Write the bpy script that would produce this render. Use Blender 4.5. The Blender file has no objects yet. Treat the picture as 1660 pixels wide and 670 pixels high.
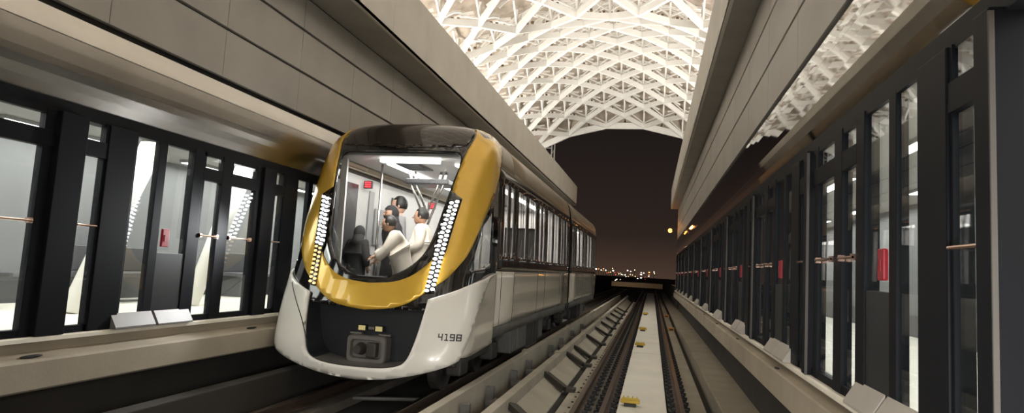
import bpy, bmesh, math, random
from mathutils import Vector, Matrix
from mathutils.geometry import delaunay_2d_cdt
random.seed(7)
scn = bpy.context.scene
col = scn.collection
PI = math.pi

# ------------------------------------------------------------------ materials
def mat(name, color, rough=.5, metal=0., var=0., scale=4., bump=0., bscale=40., coat=0., stretch=(1, 1, 1), spec=.5):
    m = bpy.data.materials.new(name); m.use_nodes = True
    nt = m.node_tree; b = nt.nodes['Principled BSDF']
    c = (color[0], color[1], color[2], 1)
    b.inputs['Base Color'].default_value = c
    b.inputs['Roughness'].default_value = rough
    b.inputs['Metallic'].default_value = metal
    b.inputs['Coat Weight'].default_value = coat
    b.inputs['Specular IOR Level'].default_value = spec
    if var or bump:
        tc = nt.nodes.new('ShaderNodeTexCoord'); mp = nt.nodes.new('ShaderNodeMapping')
        mp.inputs['Scale'].default_value = stretch
        nt.links.new(tc.outputs['Object'], mp.inputs['Vector'])
    if var:
        n = nt.nodes.new('ShaderNodeTexNoise'); n.inputs['Scale'].default_value = scale; n.inputs['Detail'].default_value = 6
        nt.links.new(mp.outputs['Vector'], n.inputs['Vector'])
        r = nt.nodes.new('ShaderNodeMapRange'); r.inputs[1].default_value = .3; r.inputs[2].default_value = .7
        r.inputs[3].default_value = 1 - var; r.inputs[4].default_value = 1 + var
        nt.links.new(n.outputs['Fac'], r.inputs[0])
        mx = nt.nodes.new('ShaderNodeVectorMath'); mx.operation = 'SCALE'
        mx.inputs[0].default_value = color[:3]
        nt.links.new(r.outputs[0], mx.inputs['Scale'])
        nt.links.new(mx.outputs[0], b.inputs['Base Color'])
    if bump:
        n2 = nt.nodes.new('ShaderNodeTexNoise'); n2.inputs['Scale'].default_value = bscale; n2.inputs['Detail'].default_value = 4
        nt.links.new(mp.outputs['Vector'], n2.inputs['Vector'])
        bp = nt.nodes.new('ShaderNodeBump'); bp.inputs['Strength'].default_value = bump; bp.inputs['Distance'].default_value = .02
        nt.links.new(n2.outputs['Fac'], bp.inputs['Height']); nt.links.new(bp.outputs['Normal'], b.inputs['Normal'])
    return m

def emit(name, color, s):
    m = bpy.data.materials.new(name); m.use_nodes = True
    nt = m.node_tree; nt.nodes.clear()
    o = nt.nodes.new('ShaderNodeOutputMaterial'); e = nt.nodes.new('ShaderNodeEmission')
    e.inputs['Color'].default_value = (*color, 1); e.inputs['Strength'].default_value = s
    nt.links.new(e.outputs[0], o.inputs[0]); return m

def glass(name, tint, rough=.02, ior=1.45, base=.0):
    """thin pane: tinted transparency with a Fresnel reflection"""
    m = bpy.data.materials.new(name); m.use_nodes = True
    nt = m.node_tree; nt.nodes.clear()
    o = nt.nodes.new('ShaderNodeOutputMaterial')
    t = nt.nodes.new('ShaderNodeBsdfTransparent'); t.inputs[0].default_value = (*tint, 1)
    g = nt.nodes.new('ShaderNodeBsdfGlossy'); g.inputs['Roughness'].default_value = rough
    f = nt.nodes.new('ShaderNodeFresnel'); ge = nt.nodes.new('ShaderNodeNewGeometry')
    mr = nt.nodes.new('ShaderNodeMapRange'); mr.inputs[3].default_value = ior; mr.inputs[4].default_value = 1/ior
    nt.links.new(ge.outputs['Backfacing'], mr.inputs[0]); nt.links.new(mr.outputs[0], f.inputs[0])
    mx = nt.nodes.new('ShaderNodeMixShader')
    nt.links.new(f.outputs[0], mx.inputs[0]); nt.links.new(t.outputs[0], mx.inputs[1]); nt.links.new(g.outputs[0], mx.inputs[2])
    nt.links.new(mx.outputs[0], o.inputs[0]); return m

M = {}
M['panel'] = mat('wall_panel', (.385, .37, .34), .5, 0, .1, .9, .12, 6)
M['joint'] = mat('dark_joint', (.012, .011, .01), .8)
M['parapet'] = mat('parapet_panel', (.60, .575, .52), .55, 0, .07, 1.1)
M['soffit'] = mat('soffit_panel', (.34, .32, .29), .6, 0, .1, 1.2)
M['steel'] = mat('brushed_steel', (.40, .385, .36), .035, 1., .06, 1.5, .003, 1.3, stretch=(1, .5, 1))
M['steelsatin'] = mat('satin_fascia_steel', (.42, .40, .375), .24, 1., .08, 1.2, .02, 2.)
M['steelstrip'] = mat('satin_steel', (.52, .495, .455), .3, .75, .05, 1.5)
M['stainless'] = mat('stainless', (.62, .60, .57), .25, 1.)
M['frame'] = mat('black_frame', (.008, .009, .012), .5, 0, 0, spec=.10)
M['edge'] = mat('edge_glint', (.10, .095, .09), .6, .0, spec=.2)
M['panelblack'] = mat('black_panel', (.016, .018, .022), .42, 0, .15, 3)
M['bar'] = mat('push_bar_steel', (.62, .42, .34), .25, 1.)
M['red'] = mat('red_box', (.34, .012, .025), .4)
M['glass'] = glass('screen_glass', (.80, .84, .85))
M['sill'] = mat('sill_stone', (.84, .79, .68), .6, 0, .08, 3)
M['wedge'] = mat('wedge_plate', (.21, .195, .185), .5, .2, .05, 4)  # left plates, colour lowered to offset the platform light on them
M['wedgelit'] = mat('wedge_plate_lit', (.46, .43, .385), .5, .2, .05, 4)  # same plates on the right, brighter light put into the colour
M['concrete'] = mat('beam_concrete', (.36, .31, .24), .8, 0, .12, 1.2, .07, 30)
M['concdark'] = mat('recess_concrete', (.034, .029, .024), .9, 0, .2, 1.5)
M['slab'] = mat('track_slab', (.72, .68, .59), .75, 0, .07, 1.2, .15, 40)
M['plinth'] = mat('plinth_concrete', (.40, .36, .29), .85, 0, .13, 1.5, .25, 35)
M['walk'] = mat('walkway_concrete', (.27, .235, .18), .85, 0, .15, 1.4, .25, 35)
M['duct'] = mat('duct_dark', (.040, .034, .027), .6, .1, .2, 5)
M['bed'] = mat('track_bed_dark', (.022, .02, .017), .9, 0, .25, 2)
M['railbed'] = mat('rail_bed_grout', (.15, .13, .105), .9, 0, .25, 3, .2, 30)
M['rail'] = mat('rail_steel', (.30, .23, .18), .28, 1., .15, 6, stretch=(1, .1, 1))
M['railside'] = mat('rail_rust', (.09, .06, .045), .6, .5, .2, 5)
M['clip'] = mat('clip_black', (.02, .02, .02), .55)
M['yellow'] = mat('yellow_paint', (.60, .40, .04), .5, 0, .08, 8)
M['orange'] = mat('orange_paint', (.55, .25, .06), .5)
M['roofwhite'] = mat('roof_white_steel', (.84, .825, .79), .5, 0, .03, 2)
M['roofskin'] = mat('roof_skin_shaded', (.40, .34, .28), .8, 0, .25, 2.6)  # cream skin darkened, shade above the beams put into its colour
M['roofdark'] = mat('roof_connector', (.16, .11, .07), .6)
M['night_ground'] = mat('night_ground', (.03, .025, .02), .95, 0, .3, .05)
M['platfloor'] = mat('platform_tiles', (.80, .76, .67), .35, 0, .06, 1.2)
M['platwall'] = mat('platform_wall', (.17, .172, .178), .5, 0, .12, .7)
M['platceil'] = mat('platform_ceiling', (.28, .28, .28), .6)
M['platbase'] = mat('platform_bench', (.07, .07, .075), .5)
M['whitepaint'] = mat('white_paint', (.75, .73, .69), .45)
M['lightpanel'] = emit('light_panel', (1., .95, .88), 11)
# train
M['mask'] = mat('gloss_black', (.010, .009, .009), .08, 0, 0, coat=1.)
M['topmask'] = mat('dark_brown_gloss', (.028, .022, .018), .18, 0, .15, 3, coat=.6)
M['gold'] = mat('gold_paint', (.80, .49, .06), .24, .25, .05, 3, coat=.8)
M['white'] = mat('skirt_white', (.86, .83, .76), .25, 0, .03, 2, coat=.6)
M['beige'] = mat('side_panel_beige', (.84, .79, .69), .16, .15, .05, 1, coat=.6)
M['bandblack'] = mat('window_band_brown', (.030, .024, .019), .12, 0, .1, 1, coat=.5)
M['bronze'] = mat('roof_bronze', (.36, .30, .22), .3, .3, .08, 1.2)
M['under'] = mat('underframe_grey', (.055, .05, .045), .6, .3, .25, 4)
M['undergrey'] = mat('equipment_grey', (.15, .145, .135), .55, .2, .2, 3)
M['rubber'] = mat('gangway_rubber', (.012, .012, .012), .75)
M['coupler'] = mat('coupler_grey', (.20, .185, .17), .4, .4, .1, 6)
M['wind'] = glass('windscreen_glass', (.93, .94, .93), .01, 1.38)
M['sideglass'] = glass('side_glass', (.86, .85, .83), .03, 1.1)
M['cabglass'] = glass('cab_side_glass', (.72, .72, .70), .02, 1.4)
M['led'] = emit('led_white', (.95, .98, 1.), 26)
M['ledwarm'] = emit('led_low', (1., .62, .22), 2.2)
M['amber'] = emit('marker_lamp', (1., .82, .35), .45)
M['inwhite'] = mat('interior_white', (.56, .55, .54), .4, 0, .08, 2)
M['ingrey'] = mat('interior_grey', (.30, .30, .30), .5)
M['indark'] = mat('interior_dark', (.03, .03, .034), .4)
M['infloor'] = mat('interior_floor', (.14, .14, .15), .6)
M['inlight'] = emit('interior_light', (1., .97, .92), 6)
M['ledred'] = emit('sign_red', (1., .03, .04), 5)
M['text'] = mat('number_black', (.015, .015, .015), .5)
# people
M['skin'] = mat('skin', (.42, .24, .16), .5)
M['skinlit'] = mat('skin_lit', (.55, .33, .24), .5)  # lighter tone carries the light falling on one face
M['hair'] = mat('hair_black', (.012, .010, .009), .5)
M['robeblack'] = mat('cloth_black', (.012, .012, .014), .8)
M['robecream'] = mat('cloth_cream', (.68, .61, .53), .85, 0, .06, 9)
M['clothgrey'] = mat('cloth_grey', (.26, .25, .26), .85)
M['trouser'] = mat('cloth_dark', (.05, .05, .06), .85)
M['eye'] = mat('eye_dark', (.01, .01, .01), .3)
M['lip'] = mat('lip', (.30, .11, .09), .5)

# ------------------------------------------------------------------ helpers
def tag(o, label=None, cat=None, group=None, kind=None):
    if label: o['label'] = label
    if cat: o['category'] = cat
    if group: o['group'] = group
    if kind: o['kind'] = kind
    return o

def empty(name, loc=(0, 0, 0), rz=0):
    o = bpy.data.objects.new(name, None); col.objects.link(o)
    o.location = loc; o.rotation_euler = (0, 0, rz); o.empty_display_size = .2
    return o

class MB:
    def __init__(s): s.bm = bmesh.new()
    def box(s, x0, x1, y0, y1, z0, z1, bev=0.):
        b = s.bm
        g = bmesh.ops.create_cube(b, size=1)
        for v in g['verts']:
            v.co = Vector(((x0+x1)/2+v.co.x*(x1-x0), (y0+y1)/2+v.co.y*(y1-y0), (z0+z1)/2+v.co.z*(z1-z0)))
        if bev:
            es = {e for v in g['verts'] for e in v.link_edges}
            bmesh.ops.bevel(b, geom=list(es), offset=bev, segments=2, affect='EDGES', profile=.5)
        return s
    def bar(s, p, q, w, h, up=(0, 0, 1)):
        """rectangular bar from p to q, w across, h along up"""
        p, q = Vector(p), Vector(q); d = (q-p).normalized(); up = Vector(up)
        r = d.cross(up)
        if r.length < 1e-5: r = d.cross(Vector((1, 0, 0)))
        r.normalize(); u = r.cross(d).normalized()
        vs = [s.bm.verts.new(a+r*(w/2*i)+u*(h/2*j)) for a in (p, q) for i, j in ((-1, -1), (1, -1), (1, 1), (-1, 1))]
        for f in ((0, 1, 2, 3), (7, 6, 5, 4), (0, 4, 5, 1), (1, 5, 6, 2), (2, 6, 7, 3), (3, 7, 4, 0)):
            s.bm.faces.new([vs[i] for i in f])
        return s
    def tube(s, pts, r, n=10, caps=True):
        pts = [Vector(p) for p in pts]; rs = r if isinstance(r, (list, tuple)) else [r]*len(pts)
        rings = []
        prev = None
        for i, p in enumerate(pts):
            d = (pts[min(i+1, len(pts)-1)]-pts[max(i-1, 0)]).normalized()
            a = d.cross(Vector((0, 0, 1)) if abs(d.z) < .9 else Vector((1, 0, 0))).normalized()
            if prev is not None:
                a2 = prev - d*prev.dot(d)
                if a2.length > 1e-4: a = a2.normalized()
            prev = a; b2 = d.cross(a)
            rings.append([s.bm.verts.new(p+(a*math.cos(t)+b2*math.sin(t))*rs[i]) for t in [2*PI*k/n for k in range(n)]])
        for A, B in zip(rings, rings[1:]):
            for k in range(n): s.bm.faces.new((A[k], A[(k+1) % n], B[(k+1) % n], B[k]))
        if caps:
            s.bm.faces.new(rings[0][::-1]); s.bm.faces.new(rings[-1])
        return s
    def ball(s, c, r, sc=(1, 1, 1), seg=12, ring=8, rot=None):
        g = bmesh.ops.create_uvsphere(s.bm, u_segments=seg, v_segments=ring, radius=r)
        for v in g['verts']:
            w = Vector((v.co.x*sc[0], v.co.y*sc[1], v.co.z*sc[2]))
            if rot: w = rot @ w
            v.co = w+Vector(c)
        return s
    def prism_y(s, prof, y0, y1):
        """closed XZ profile swept along Y"""
        A = [s.bm.verts.new((x, y0, z)) for x, z in prof]; B = [s.bm.verts.new((x, y1, z)) for x, z in prof]
        n = len(prof)
        for k in range(n): s.bm.faces.new((A[k], A[(k+1) % n], B[(k+1) % n], B[k]))
        s.bm.faces.new(A[::-1]); s.bm.faces.new(B)
        return s
    def quad(s, *p):
        s.bm.faces.new([s.bm.verts.new(q) for q in p]); return s
    def build(s, name, m, parent=None, smooth=False, kind=None):
        bmesh.ops.recalc_face_normals(s.bm, faces=s.bm.faces[:])
        me = bpy.data.meshes.new(name); s.bm.to_mesh(me); s.bm.free()
        me.materials.append(m)
        if smooth:
            for p in me.polygons: p.use_smooth = True
        o = bpy.data.objects.new(name, me); col.objects.link(o)
        if parent: o.parent = parent
        if kind: o['kind'] = kind
        return o

def copy_tree(o, parent=None):
    kids = list(o.children)
    c = o.copy(); col.objects.link(c)
    if parent: c.parent = parent
    for k in kids: copy_tree(k, c)
    return c

def ordinal(n):
    return ['first', 'second', 'third', 'fourth', 'fifth', 'sixth', 'seventh', 'eighth', 'ninth', 'tenth', 'eleventh', 'twelfth', 'thirteenth', 'fourteenth', 'fifteenth'][n]

# ------------------------------------------------------------------ layout (metres; z = 0 at the rail heads, Y along the track)
XL, XR = -5.55, 1.42           # planes of the two rows of screen doors
XCL = -2.065                   # middle of the station
YN, YF = -9., 39.5             # near and far ends of the station walls
ZP, ZPR = 1.03, 1.12           # left and right platform levels
PL, PR = -4.83, .98            # parapet faces

# ------------------------------------------------------------------ station walls
def side_wall(side):
    L = side == 'left'
    X = XL if L else XR
    s = 1 if L else -1         # towards the track
    PX = PL if L else PR
    F = lambda n: X+s*n
    w = MB()                   # backing core, black in the joints
    a, b = sorted((F(-.06), F(-.55)))
    w.box(a, b, YN, YF, 3.45, 7.22)
    wall = w.build('wall_'+side, M['joint'], None, kind='structure')
    p = MB()
    rows = [(4.175, 4.80), (4.84, 5.475), (5.515, 6.02)]
    y = YN+.2
    pitch = 1.76
    off = (6.96-YN) % pitch
    ys = [YN]+[YN+off+k*pitch for k in range(40) if YN+off+k*pitch < YF-.05]+[YF]
    for z0, z1 in rows:
        for y0, y1 in zip(ys, ys[1:]):
            a, b = sorted((F(-.08), F(.0)))
            p.box(a, b, y0+.004, y1-.004, z0, z1, .004)
    p.build('wall_cladding', M['panel'], wall)
    q = MB()
    a, b = sorted((F(-.03), PX))
    q.box(a, b, YN, YF, 6.055, 6.12)
    q.build('soffit', M['soffit'], wall)
    q = MB()
    a, b = sorted((PX, PX-s*.06))
    for y0, y1 in zip(ys, ys[1:]):
        q.box(a, b, y0+.004, y1-.004, 6.05, 7.25, .004)
    a, b = sorted((PX-s*.03, F(-.55)))
    q.box(a, b, YN, YF, 7.17, 7.235)
    a, b = sorted((PX, F(-.55)))
    q.box(a, b, YF, YF+.04, 6.05, 7.25)
    q.build('parapet', M['parapet'], wall)
    # end closing plate of the wall
    q = MB(); a, b = sorted((F(0), F(-.55))); q.box(a, b, YF, YF+.03, 3.25, 6.06); q.build('wall_end_plate', M['panel'], wall)
    # curved steel fascia over the doors
    def sheet(prof, name, m):
        g = MB()
        pts = [(F(n), z) for n, z in prof]; back = [(F(n-.03), z) for n, z in prof]
        g.prism_y(pts+back[::-1], YN, YF)
        return g.build(name, m, None, kind='structure')
    sheet([(.0, 4.09), (.012, 4.02), (.022, 3.94), (.028, 3.875)], 'trim_1' if L else 'trim_2', M['steelstrip'] if L else M['steel'])
    sheet([(.034, 3.865), (.038, 3.75), (.040, 3.62), (.036, 3.55), (.022, 3.47), (-.005, 3.38), (-.05, 3.255)], 'trim_3' if L else 'trim_4', M['steelsatin'] if L else M['steel'])
    h = MB(); a, b = sorted((F(-.16), F(-.002))); h.box(a, b, YN, YF, 3.13, 3.262)
    h.build('trim_5' if L else 'trim_6', M['frame'], None, kind='structure')
    # platform edge: sill, ledge, edge beam, dark recess under it
    g = MB()
    zp = ZP if L else ZPR
    prof = [(-.5, zp), (.04, zp), (.06, zp-.01), (.06, zp-.045), (-.5, zp-.045)]
    g.prism_y([(F(n), z) for n, z in prof], YN, YF); g.build('trim_7' if L else 'trim_8', M['sill'], None, kind='structure')
    g = MB()
    prof = [(-.5, .98), (-.02, .98), (-.02, .885), (.17, .845), (.19, .825), (.19, .585), (.17, .565), (-.2, .565), (-.2, .7), (-.5, .7)] if L else \
        [(-.5, 1.07), (-.02, 1.07), (-.02, 1.02), (.105, 1.0), (.12, .985), (.12, .735), (.105, .72), (-.2, .72), (-.2, .8), (-.5, .8)]
    g.prism_y([(F(n), z) for n, z in prof], YN, YF); g.build('trim_9' if L else 'trim_10', M['concrete'], None, kind='structure')
    k = MB()
    for i in range(14):
        yy = 4.72+i*3.22+(0 if L else -.6)
        k.ball((F(.115), yy, .869) if L else (F(.08), yy, 1.012), .05 if L else .035, (.7, 2.2, .25), 14, 6)
    k.build('drain_mouth', M['joint'], bpy.data.objects['trim_9' if L else 'trim_10'])
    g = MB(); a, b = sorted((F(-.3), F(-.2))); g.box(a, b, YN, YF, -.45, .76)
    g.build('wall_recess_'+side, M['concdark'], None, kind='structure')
    # platform behind the doors
    g = MB(); a, b = sorted((F(-.5), F(-3.2))); g.box(a, b, YN, YF, zp-.1, zp); g.build('floor_platform_'+side, M['platfloor'], None, kind='structure')
    g = MB(); a, b = sorted((F(-3.1), F(-3.25))); g.box(a, b, YN, YF, zp, 3.6); g.build('wall_platform_'+side, M['platwall'], None, kind='structure')
    g = MB(); a, b = sorted((F(-3.04), F(-3.1))); g.box(a, b, YN, YF, zp, zp+.37, .01); g.build('baseboard_'+side, M['platbase'], None, kind='structure')
    g = MB(); a, b = sorted((F(-.1), F(-3.25))); g.box(a, b, YN, YF, 3.46, 3.56)
    cb = g.build('ceiling_platform_'+side, M['platceil'], None, kind='structure')
    g = MB(); a, b = sorted((F(-.1), F(-3.25)));
    g.box(a, b, YN-.1, YN, zp, 3.5); g.build('wall_platform_end_'+side, M['platwall'], None, kind='structure')
    # ceiling luminaires on the platform
    k = 0
    for yy in [0.5+3.2*i for i in range(-2, 13)]:
        for nx in (-1.2, -2.5):
            e = empty('ceiling_light', (F(nx), yy, 3.46))
            MB().box(-.09, .09, -.75, .75, -.05, 0, .01).build('housing', M['platceil'], e)
            MB().box(-.07, .07, -.72, .72, -.058, -.05).build('diffuser', M['lightpanel'], e)
            tag(e, 'bright linear ceiling light above the %s platform, seen through the screen doors' % side, 'light', 'linear lights above the %s platform' % side)
    ld = bpy.data.lights.new('platform_glow_'+side, 'AREA'); ld.shape = 'RECTANGLE'; ld.size = 2.4; ld.size_y = YF-YN-2; ld.energy = 2300 if L else 1500
    ld.color = (1, .94, .86)
    lo = bpy.data.objects.new('platform_glow_'+side, ld); col.objects.link(lo); lo.location = (F(-1.7), (YN+YF)/2, 3.39)
    # up-lights that wash the lattice roof
    ld = bpy.data.lights.new('roof_uplight_'+side, 'AREA'); ld.shape = 'RECTANGLE'; ld.size = 1.6; ld.size_y = 46; ld.energy = 6000 if L else 6700
    ld.color = (1, .95, .86)
    lo = bpy.data.objects.new('roof_uplight_'+side, ld); col.objects.link(lo); lo.location = (F(-3.6), (YN+YF)/2-2, 5.2)
    lo.rotation_euler = (PI, -s*.30, 0)

side_wall('left'); side_wall('right')

# ------------------------------------------------------------------ benches and slanting columns on the platforms
def platform_furniture():
    for i, yy in enumerate((5.6, 8.4, 11.6, 15.)):
        b = empty('platform_bench', (XL-2.5, yy, ZP))
        MB().box(-.25, .25, -.8, .8, .40, .47, .015).build('seat', M['platbase'], b)
        MB().box(-.25, -.19, -.8, .8, .47, .85, .015).build('backrest', M['platbase'], b)
        for y in (-.6, .6): MB().box(-.2, .2, y-.04, y+.04, 0, .40).build('leg', M['platbase'], b)
        tag(b, 'dark bench standing on the left platform, %s from the camera' % ordinal(i), 'bench', 'platform benches')
    for i, yy in enumerate((3.9, 7.1, 9.2, 12.6)):
        m = MB(); m.tube([(0, -.55, 0), (0, .5, 2.43)], [.12, .16], 14)
        o = m.build('slanting_column', M['whitepaint'], None, smooth=True); o.location = (XL-1.5, yy, ZP)
        tag(o, 'white slanting column behind the left screen doors, %s from the camera' % ordinal(i), 'column')
platform_furniture()

# ------------------------------------------------------------------ platform screen doors
PITCH = 3.22
def door_module(side, r, idx, sliding=True, exit_door=True):
    """r = Y of the red release box of this bay"""
    L = side == 'left'; X = XL if L else XR; s = 1 if L else -1
    def B(m, u0, u1, n0, n1, z0, z1, bev=0):
        a, b = sorted((s*n0, s*n1)); return m.box(a, b, u0, u1, z0, z1, bev)
    zp, zs = (ZP, 1.) if L else (ZPR, .957)
    where = '%s bay ahead on the %s platform' % (ordinal(idx), side)
    if sliding:      # sliding door pair with the red box
        e = empty('platform_screen_door', (X, r, zp)); e.scale.z = zs
        m = MB(); B(m, -1.0, -.64, -.1, .025, 0, 2.12, .01); m.build('pillar', M['frame'], e)
        m = MB(); B(m, -.64, -.615, -.05, .01, .03, 2.1); B(m, -.30, -.18, -.06, .012, .0, 2.1, .004); B(m, .26, .43, -.08, .02, 0, 2.12, .006)
        B(m, -.64, .43, -.05, .01, 2.08, 2.12); B(m, -.64, .43, -.05, .01, 0, .05); m.build('frame', M['frame'], e)
        m = MB(); B(m, -.62, -.30, -.012, -.004, .05, 2.09); m.build('door_glass', M['glass'], e)
        d = MB(); B(d, -.18, .26, -.04, .008, .03, .82, .006); d.build('lower_panel', M['panelblack'], e)
        m = MB(); B(m, -.18, .26, -.012, -.004, .82, 2.09); m.build('door_glass', M['glass'], e)
        m = MB(); B(m, -.14, -.03, -.002, .03, .89, 1.10, .01); rb = m.build('release_box', M['red'], e); rb['label'] = 'red release box'
        m = MB(); B(m, -.11, -.06, .03, .036, .95, 1.03, .002); m.build('release_handle', M['red'], rb)
        tag(e, 'sliding screen door with red release box, %s' % where, 'door', 'sliding screen doors, %s platform' % side)
        for k, (u0, u1) in enumerate(((-.72, -.17), (-.13, .42))):      # the two sloped plates at its foot
            m = MB(); g = m.bm
            prof = [(.014, .16), (.10, .02), (.10, .0), (.014, 0)]
            A = [g.verts.new((s*n, u0, z)) for n, z in prof]; Bv = [g.verts.new((s*n, u1, z)) for n, z in prof]
            for q in range(4): g.faces.new((A[q], A[(q+1) % 4], Bv[(q+1) % 4], Bv[q]))
            g.faces.new(A); g.faces.new(Bv[::-1])
            o = m.build('sill_wedge', M['wedge' if L else 'wedgelit']); o.location = (X, r, zp+.001)
            tag(o, '%s pale sloped plate at a sliding door foot, %s' % (('nearer', 'farther')[k], where), 'wedge', 'sloped plates, %s platform' % side)
    if exit_door:    # emergency exit doors with push bars
        x = empty('emergency_exit_door', (X, r+1.08, zp)); x.scale.z = zs; E1 = .555 if L else .63
        m = MB()
        for u0, u1, n1 in ((-.65, -.60, .01), (-.29, -.08, .02), (.44, .55, .015)): B(m, u0, u1, -.06, n1, 0, 2.12, .005)
        B(m, -.65, E1, -.06, .01, 0, .07); B(m, -.65, E1, -.07, .018, 1.76, 1.92, .006); B(m, -.65, E1, -.06, .01, 2.07, 2.12)
        m.build('frame', M['frame'], x)
        m = MB(); B(m, -.60, -.29, -.012, -.004, .07, 1.8); m.build('door_glass', M['glass'], x)
        m = MB(); B(m, -.08, .44, -.012, -.004, .07, 1.8); m.build('door_glass', M['glass'], x)
        m = MB(); B(m, -.65, E1, -.012, -.004, 1.9, 2.12); m.build('transom_glass', M['glass'], x)
        for u0, u1 in ((-.62, -.27), (-.06, .42)):
            m = MB(); m.tube([(s*.035, u0, 1.06), (s*.035, u1, 1.06)], .011, 8)
            for u in (u0+.02, u1-.02): B(m, u-.02, u+.02, 0, .04, 1.035, 1.085)
            m.build('push_bar', M['bar'], x, smooth=False)
        tag(x, 'emergency exit door with thin steel push bars, %s' % where, 'door', 'emergency exit doors, %s platform' % side)
    # post and the last narrow pane before the next pillar
    c = empty('screen_post', (X, r+1.8, zp)); c.scale.z = zs
    m = MB(); B(m, -.07 if not L else -.16, .07 if not L else .14, -.1, .06, 0, 2.12, .008); m.build('post_body', M['frame'], c)
    if not L: m = MB(); B(m, -.078, -.066, .04, .064, 0, 2.1, .003); m.build('glint_strip', M['edge'], c)  # strip on the right only, stands for light reflected off the post edge
    g0 = .07 if not L else .14
    m = MB(); B(m, g0, .42, -.012, -.004, .07, 2.12); m.build('side_glass', M['glass'], c)
    m = MB(); B(m, g0, .42, -.06, .01, 0, .07); B(m, g0, .42, -.06, .018, 1.76, 1.92); B(m, .39, .42, -.06, .01, 0, 2.12); m.build('side_frame', M['frame'], c)
    m = MB(); m.tube([(s*.035, g0+.02, 1.06), (s*.035, .38, 1.06)], .011, 8); m.build('push_bar', M['bar'], c)
    tag(c, 'black screen post%s, %s' % (' beside a narrow pane' if L else ' with strip added for its edge glint', where), 'post', 'screen posts, %s platform' % side)

for k, i in enumerate(range(-1, 4)): door_module('left', 6.35+PITCH*i, k, i >= 0)
for k, i in enumerate(range(-1, 11)): door_module('right', 4.45+PITCH*i, k, i >= 0, i >= 0)

# ------------------------------------------------------------------ track bed
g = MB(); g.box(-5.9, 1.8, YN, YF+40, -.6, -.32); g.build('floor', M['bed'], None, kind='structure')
# centre slab of the right track, cast in lengths
g = MB(); y = YN
joints = [YN, 2.6, 17.0, 31.4, 46, 60, 75]
for a, b in zip(joints, joints[1:]): g.box(-.44, .29, a+.03, b-.03, -.33, -.1, .012)
g.build('floor_slab', M['slab'], None, kind='structure')
# right side: plinth strip, gap, walkway
g = MB()
for a, b in zip(joints, joints[1:]): g.box(.63, .90, a+.01, b-.01, -.33, -.13, .01)
g.build('floor_plinth', M['walk'], None, kind='structure')
g = MB()
for a, b in zip(joints, joints[1:]): g.box(1.06, 1.62, a+.01, b-.01, -.33, .01, .012)
g.build('floor_walkway', M['walk'], None, kind='structure')
# left side: flat and sloping plinth blocks with gaps between them
gaps = [2.4, 5.2, 8.0, 10.8, 13.8, 15.1, 18.0, 20.9, 23.4, 26., 28.9, 31.6, 34.3, 37, 39.9, 44, 48]
g = MB()
for a, b in zip(gaps, gaps[1:]):
    g.box(-1.28, -1.09, a+.02, b-.02, -.33, -.10, .01)
    A = [g.bm.verts.new(p) for p in ((-1.77, a+.38, -.33), (-1.77, a+.38, .05), (-1.42, a+.06, -.14), (-1.42, a+.06, -.33))]
    B = [g.bm.verts.new(p) for p in ((-1.77, b+.36, -.33), (-1.77, b+.36, .05), (-1.42, b+.04, -.14), (-1.42, b+.04, -.33))]
    for q in range(4): g.bm.faces.new((A[q], A[(q+1) % 4], B[(q+1) % 4], B[q]))
    g.bm.faces.new(A[::-1]); g.bm.faces.new(B)
g.build('floor_plinth_blocks', M['plinth'], None, kind='structure')
for i, yy in enumerate((5.2, 8.0, 10.82, 13.77, 15.13, 18.05, 20.88, 23.4, 26., 28.9, 31.6, 34.3)):
    e = empty('cable_duct', (-1.1, yy, -.10))
    MB().box(-.24, -.09, -.10, .12, .0, .06, .008).build('flat_arm', M['duct'], e)
    g = MB(); g.bar((-.24, .02, .02), (-.665, .40, .20), .20, .07, (.45, 0, .9)); g.build('sloped_arm', M['duct'], e)
    tag(e, 'dark bent cable duct across the concrete left of the empty track, %s from the camera' % ordinal(i), 'duct', 'bent cable ducts beside the left rail')
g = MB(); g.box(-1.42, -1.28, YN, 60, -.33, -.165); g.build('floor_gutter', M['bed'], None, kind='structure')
# two cable-trough walls between the tracks
for nm, x0, x1, zt in (('trim_11', -1.90, -1.775, .21), ('trim_12', -2.55, -2.42, .21)):
    g = MB(); ys = [YN, 1, 6.2, 11.4, 14.7, 18.4, 23.2, 28, 33, 38, 44, 52]
    for a, b in zip(ys, ys[1:]): g.box(x0, x1, a+.006, b-.006, -.33, zt, .012)
    for yy in ((13.3, 18.3, 24.2, 31) if x1 > -2 else (13.1, 20., 28)):
        g.box(x0-.02, x1+.02, yy-.13, yy+.13, zt-.06, zt+.025, .008)
    g.build(nm, M['plinth'], None, kind='structure')
# brackets and boxes in the trough between them
for i, yy in enumerate((8.2, 9.5, 11.2, 12.6, 15.4, 17.2, 19.6, 22.3)):
    e = empty('cable_bracket', (-2.33, yy, -.32))
    MB().box(-.06, .06, -.04, .04, 0, .42, .008).build('upright', M['undergrey'], e)
    MB().box(-.05, .12, -.12, .12, .14, .24, .02).build('clamp', M['coupler'], e)
    tag(e, 'grey cable bracket in the trough between the tracks, %s from the camera' % ordinal(i), 'bracket', 'cable brackets in the trough')
g = MB()
for dx in (-.05, .03, .11): g.tube([(-2.05+dx, YN, -.283), (-2.03+dx, 10, -.283), (-2.05+dx, 22, -.283), (-2.04+dx, 44, -.283)], .035, 8)
o = g.build('cable_bundle', M['clip']); tag(o, 'black cables lying in the trough between the two tracks', 'cable')

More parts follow.
